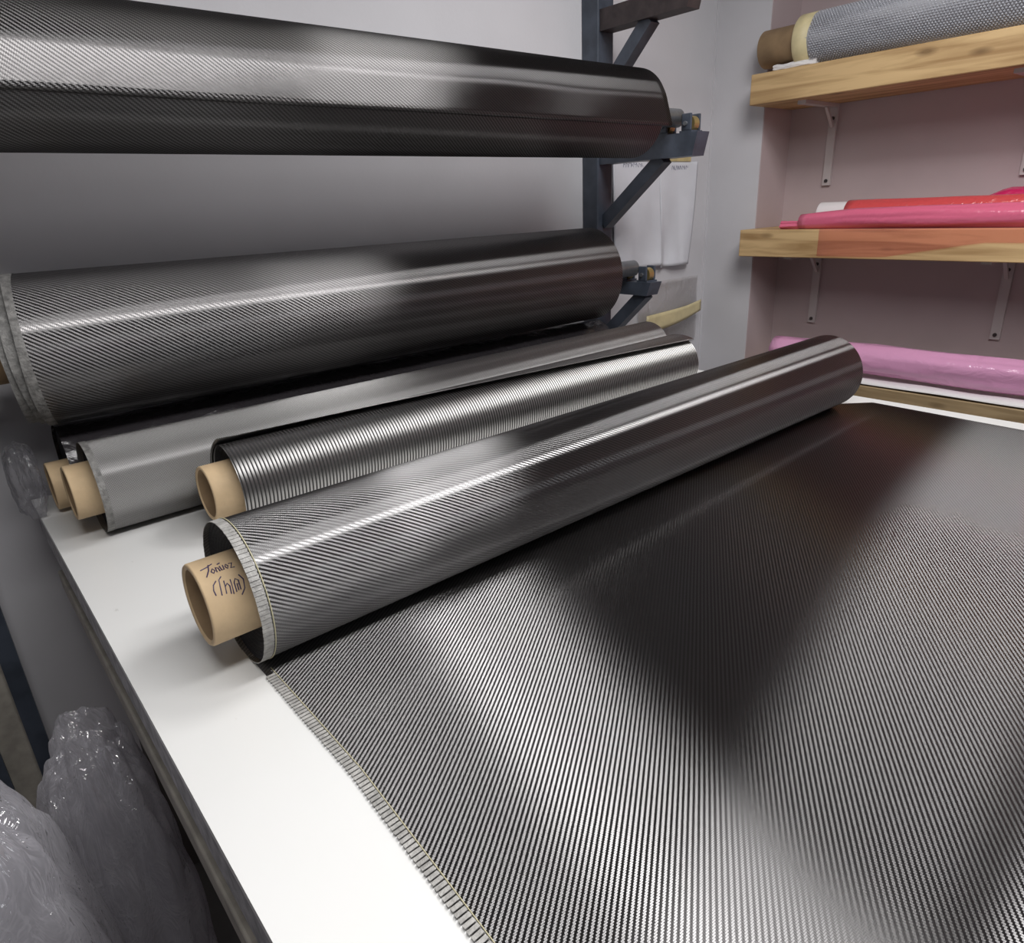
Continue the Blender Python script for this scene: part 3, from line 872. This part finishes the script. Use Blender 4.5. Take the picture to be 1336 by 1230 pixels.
# --- bubble wrap roll on the top shelf
bx, br_, bz = 4.775, 0.148, 1.741
e = empty('bubble_wrap_roll', P(bx, 2.0, bz))
tag(e, 'grey bubble wrap roll on a brown cardboard tube on the top shelf', 'roll')
def ypipe(parent, Y0, Y1, X, Z, ro, ri, mat, name, inside=None, n=56):
    bm = bmesh.new(); rings = []
    prof = [(Y1, ro-0.003), (Y1, ri+0.003), (Y1-0.004, ri), (Y0, ri), (Y0, ro), (Y1-0.004, ro)]
    for (yy, r) in prof:
        rings.append([bm.verts.new(P(X+r*math.cos(2*PI*j/n), yy, Z+r*math.sin(2*PI*j/n))) for j in range(n)])
    for k in range(len(rings)):
        a, b = rings[k], rings[(k+1) % len(rings)]
        for j in range(n):
            f = bm.faces.new([a[j], a[(j+1)%n], b[(j+1)%n], b[j]]); f.smooth = True
            if inside and k == 2: f.material_index = 1
    bmesh.ops.recalc_face_normals(bm, faces=bm.faces)
    me = bpy.data.meshes.new(name); bm.to_mesh(me); bm.free()
    me.materials.append(mat)
    if inside: me.materials.append(inside)
    o = bpy.data.objects.new(name, me); COL.objects.link(o)
    if parent is not None:
        o.parent = parent; o.matrix_parent_inverse = Matrix.Translation(parent.location).inverted()
    return o
def yroll(name, mat, parent, X, Zb, r, Y0, Y1, amp=0.0, fr=6.0, ny=60, na=48, seed=0.0, cap=True, flat=1.0, taper=None):
    """lumpy roll lying along Y on height Zb; returns object"""
    bm = bmesh.new(); rings = []
    for i in range(ny+1):
        f = i/ny; yy = Y0 + (Y1-Y0)*f; ring = []
        rs = r*(taper(f) if taper else 1.0)
        for j in range(na):
            a = 2*PI*j/na
            d = amp*noise.fractal(Vector((math.cos(a)*1.3+seed, yy*fr*0.25, math.sin(a)*1.3)), 1.0, 2.0, 3) if amp else 0
            rr = rs + d
            z = Zb + rs*flat + rr*math.sin(a)*flat
            ring.append(bm.verts.new(P(X+rr*math.cos(a), yy, max(z, Zb+0.001))))
        rings.append(ring)
    for a, b in zip(rings, rings[1:]):
        for j in range(na):
            f = bm.faces.new([a[j], a[(j+1)%na], b[(j+1)%na], b[j]]); f.smooth = True
    if cap:
        bm.faces.new(rings[0]); bm.faces.new(rings[-1])
    bmesh.ops.recalc_face_normals(bm, faces=bm.faces)
    me = bpy.data.meshes.new(name); bm.to_mesh(me); bm.free()
    return link(name, me, mat, parent)
ypipe(e, Y_NEAR-0.05, 2.862, bx, bz+br_+0.004, 0.112, 0.098, MAT['card_dk'], 'cardboard_tube', MAT['card_in'])
yroll('wrap', MAT['bubble'], e, bx, bz, br_, Y_NEAR, 2.58, amp=0.012, seed=2)
ypipe(e, 2.50, 2.60, bx, bz+br_+0.004, br_+0.006, br_-0.03, MAT['tape_y'], 'tape_band')
# bubbles: low domes over the camera-side half of the wrap
dome = bmesh.new()
bmesh.ops.create_icosphere(dome, subdivisions=1, radius=1.0)
base_v = [v.co.copy() for v in dome.verts]; base_f = [[v.index for v in f.verts] for f in dome.faces]
dome.free()
verts, faces = [], []
rowi = 0
nb = 54
for q in range(nb):
    a = math.radians(20 + 260*q/nb)
    yy = 0.2 + (0.008 if q % 2 else 0)
    while yy < 2.49:
        c = P(bx+(br_+0.004)*math.cos(a), yy, bz+br_+0.002+(br_+0.004)*math.sin(a))
        if c.z > T + bz*S + 0.002:
            k0 = len(verts)
            for v in base_v: verts.append((c.x+v.x*0.0028, c.y+v.y*0.0032, c.z+v.z*0.0028))
            faces += [[k0+t_ for t_ in f] for f in base_f]
        yy += 0.0165
me = bpy.data.meshes.new('bubbles'); me.from_pydata(verts, [], faces); me.update()
o = link('bubbles', me, MAT['bubble'], e, smooth=True); tag(o, kind='stuff')
# a scrap of white film under the tube's outer end
yroll('film_scrap', MAT['white_film'], None, XS+0.055, 1.741, 0.02, 2.45, 2.74, amp=0.012, fr=30, seed=5)
tag(bpy.data.objects['film_scrap'], 'small white plastic film scrap on the front edge of the top shelf', 'film')

# --- red and pink film rolls on the middle shelf
zm = 0.767
e = empty('pink_film_roll', P(XS+0.1, 1.5, zm)); tag(e, 'flattened bright pink film roll along the front of the middle shelf', 'film roll')
yroll('rolled_film', MAT['pink'], e, XS+0.085, zm, 0.067, Y_NEAR, 2.46, amp=0.010, fr=5, seed=1, flat=0.95,
      taper=lambda f: 1.0 if f < 0.9 else 1.0-0.25*(f-0.9)/0.1)
yroll('film_tail', MAT['pink'], e, XS+0.08, zm, 0.026, 2.40, 2.60, amp=0.012, fr=20, seed=9)
# film hanging over the front face of the board: lower edge rises to the right of the picture
pts, uvs = [], []
for i in range(41):
    f = i/40; yy = 2.285 - (2.285-Y_NEAR)*f
    drop = 0.165 if f < 0.12 else max(0.075, 0.165-0.6*(f-0.12)) 
    row = [P(XS+0.03, yy, zm+0.004), P(XS-0.004, yy, zm+0.003)]; ru = [(f, 0), (f, 0.1)]
    for j in range(1, 9):
        row.append(P(XS-0.005-0.004*noise.noise(Vector((yy*3, j*0.4, 0))), yy, zm - drop*j/8)); ru.append((f, 0.1+j/9))
    pts.append(row); uvs.append(ru)
link('hanging_film', grid_mesh('hanging_film', pts, uvs), MAT['pink_sheet'], e, smooth=True).modifiers.new('thickness', 'SOLIDIFY').thickness = 0.0004

e = empty('red_film_roll', P(XS+0.27, 1.5, zm)); tag(e, 'glossy red film roll with white label end on the middle shelf', 'film roll')
yroll('rolled_film', MAT['red'], e, XS+0.265, zm, 0.085, Y_NEAR, 2.23, amp=0.006, fr=6, seed=4)
yroll('label_end', MAT['label'], e, XS+0.265, zm+0.008, 0.077, 2.2, 2.42, amp=0.0)
e = yroll('crimson_film_roll', MAT['crimson'], None, XS+0.464, zm, 0.104, Y_NEAR, 1.56, amp=0.008, fr=6, seed=7,
          taper=lambda f: 1.0 if f < 0.94 else 1.0-0.35*(f-0.94)/0.06)
tag(e, 'dark crimson film roll at the back of the middle shelf', 'film roll')

# --- mauve film roll on its white liner on the lowest shelf
zl = -0.216
pts, uvs = [], []
for i in range(61):
    yy = Y_NEAR + (2.72-Y_NEAR)*i/60; row, ru = [], []
    for j in range(9):
        x = XS + 0.004 + 0.36*j/8
        z = zl + 0.004 + (0.040 if j in (1, 2) else 0.012)*(0.6+0.4*noise.noise(Vector((yy*2.5, j*0.6, 0))))
        row.append(P(x, yy, z)); ru.append((i/60, j/8))
    pts.append(row); uvs.append(ru)
o = link('white_liner', grid_mesh('white_liner', pts, uvs), MAT['white_film'], None, smooth=True)
o.modifiers.new('thickness', 'SOLIDIFY').thickness = 0.002
tag(o, 'crumpled white liner film lying under the mauve film roll', 'liner')
e = yroll('mauve_film_roll', MAT['mauve'], None, XS+0.16, zl+0.045, 0.098, Y_NEAR, 2.6, amp=0.016, fr=4, seed=3)
tag(e, 'glossy mauve pink film roll on the lowest shelf beyond the table', 'film roll')

# ------------------------------------------------------------------ clear film bundles
def shell(c, rad, amp, nu, nv, seed, bottom):
    bm = bmesh.new(); rows = []
    for i in range(nv+1):
        ph = -PI/2 + PI*i/nv; row = []
        for j in range(nu):
            th = 2*PI*j/nu
            d = Vector((math.cos(ph)*math.cos(th), math.cos(ph)*math.sin(th), math.sin(ph)))
            d = d / (abs(d.x)**2.6 + abs(d.y)**2.6 + abs(d.z)**2.6)**(1/2.6)
            q = Vector((d.x*2.2+seed, d.y*2.2+seed*0.7, d.z*1.2))
            k = 1 + amp*0.6*noise.noise(q) + amp*0.30*abs(noise.noise(q*2.3)) + amp*0.12*noise.noise(Vector((d.x*9, d.y*9, d.z*4))+Vector((seed, 0, 0)))
            p = Vector((c[0]+rad[0]*d.x*k, c[1]+rad[1]*d.y*k, c[2]+rad[2]*d.z*(1+(k-1)*0.5)))
            if bottom is not None and p.z < bottom: p.z = bottom
            row.append(bm.verts.new(P(*p)))
        rows.append(row)
    for a, b in zip(rows, rows[1:]):
        for j in range(nu):
            f = bm.faces.new([a[j], a[(j+1)%nu], b[(j+1)%nu], b[j]]); f.smooth = True
    bmesh.ops.remove_doubles(bm, verts=bm.verts, dist=0.00005)
    me = bpy.data.meshes.new('film_layer'); bm.to_mesh(me); bm.free()
    return me
def bundle(name, c, rad, amp, mat, label, cat, nu=110, nv=80, seed=0.0, bottom=None, layers=3):
    """loosely gathered film: nested crumpled layers"""
    e = empty(name, P(c[0], c[1], bottom)); tag(e, label, cat, 'clear film waste')
    for k in range(layers):
        f = 1.0 - 0.20*k
        link('film_layer', shell((c[0], c[1], c[2]), (rad[0]*f, rad[1]*f, rad[2]*(1-0.10*k)), amp*(1+0.4*k), nu, nv, seed+k*3.7, bottom + 0.004*k), mat, e)
    return e
bundle('film_bundle', (0.035, 2.02, -1.10), (0.16, 0.20, 0.76), 0.35, MAT['clear_film'], 'tall crumpled clear stretch film bundle standing against the table side', 'plastic film', seed=1.3, bottom=ZF+0.002)
bundle('film_bundle', (-0.265, 1.48, -0.98), (0.235, 0.28, 1.0), 0.30, MAT['clear_film'], 'shiny crumpled clear film heap at the lower left corner of the photo', 'plastic film', seed=6.1, bottom=ZF+0.002)
bundle('film_tuft', (0.147, 2.97, 0.135), (0.050, 0.11, 0.14), 0.4, MAT['haze_film'], 'thin clear film tuft at the far left table corner by the cardboard cores', 'plastic film', nu=70, nv=50, seed=3.7, bottom=0.003, layers=1)
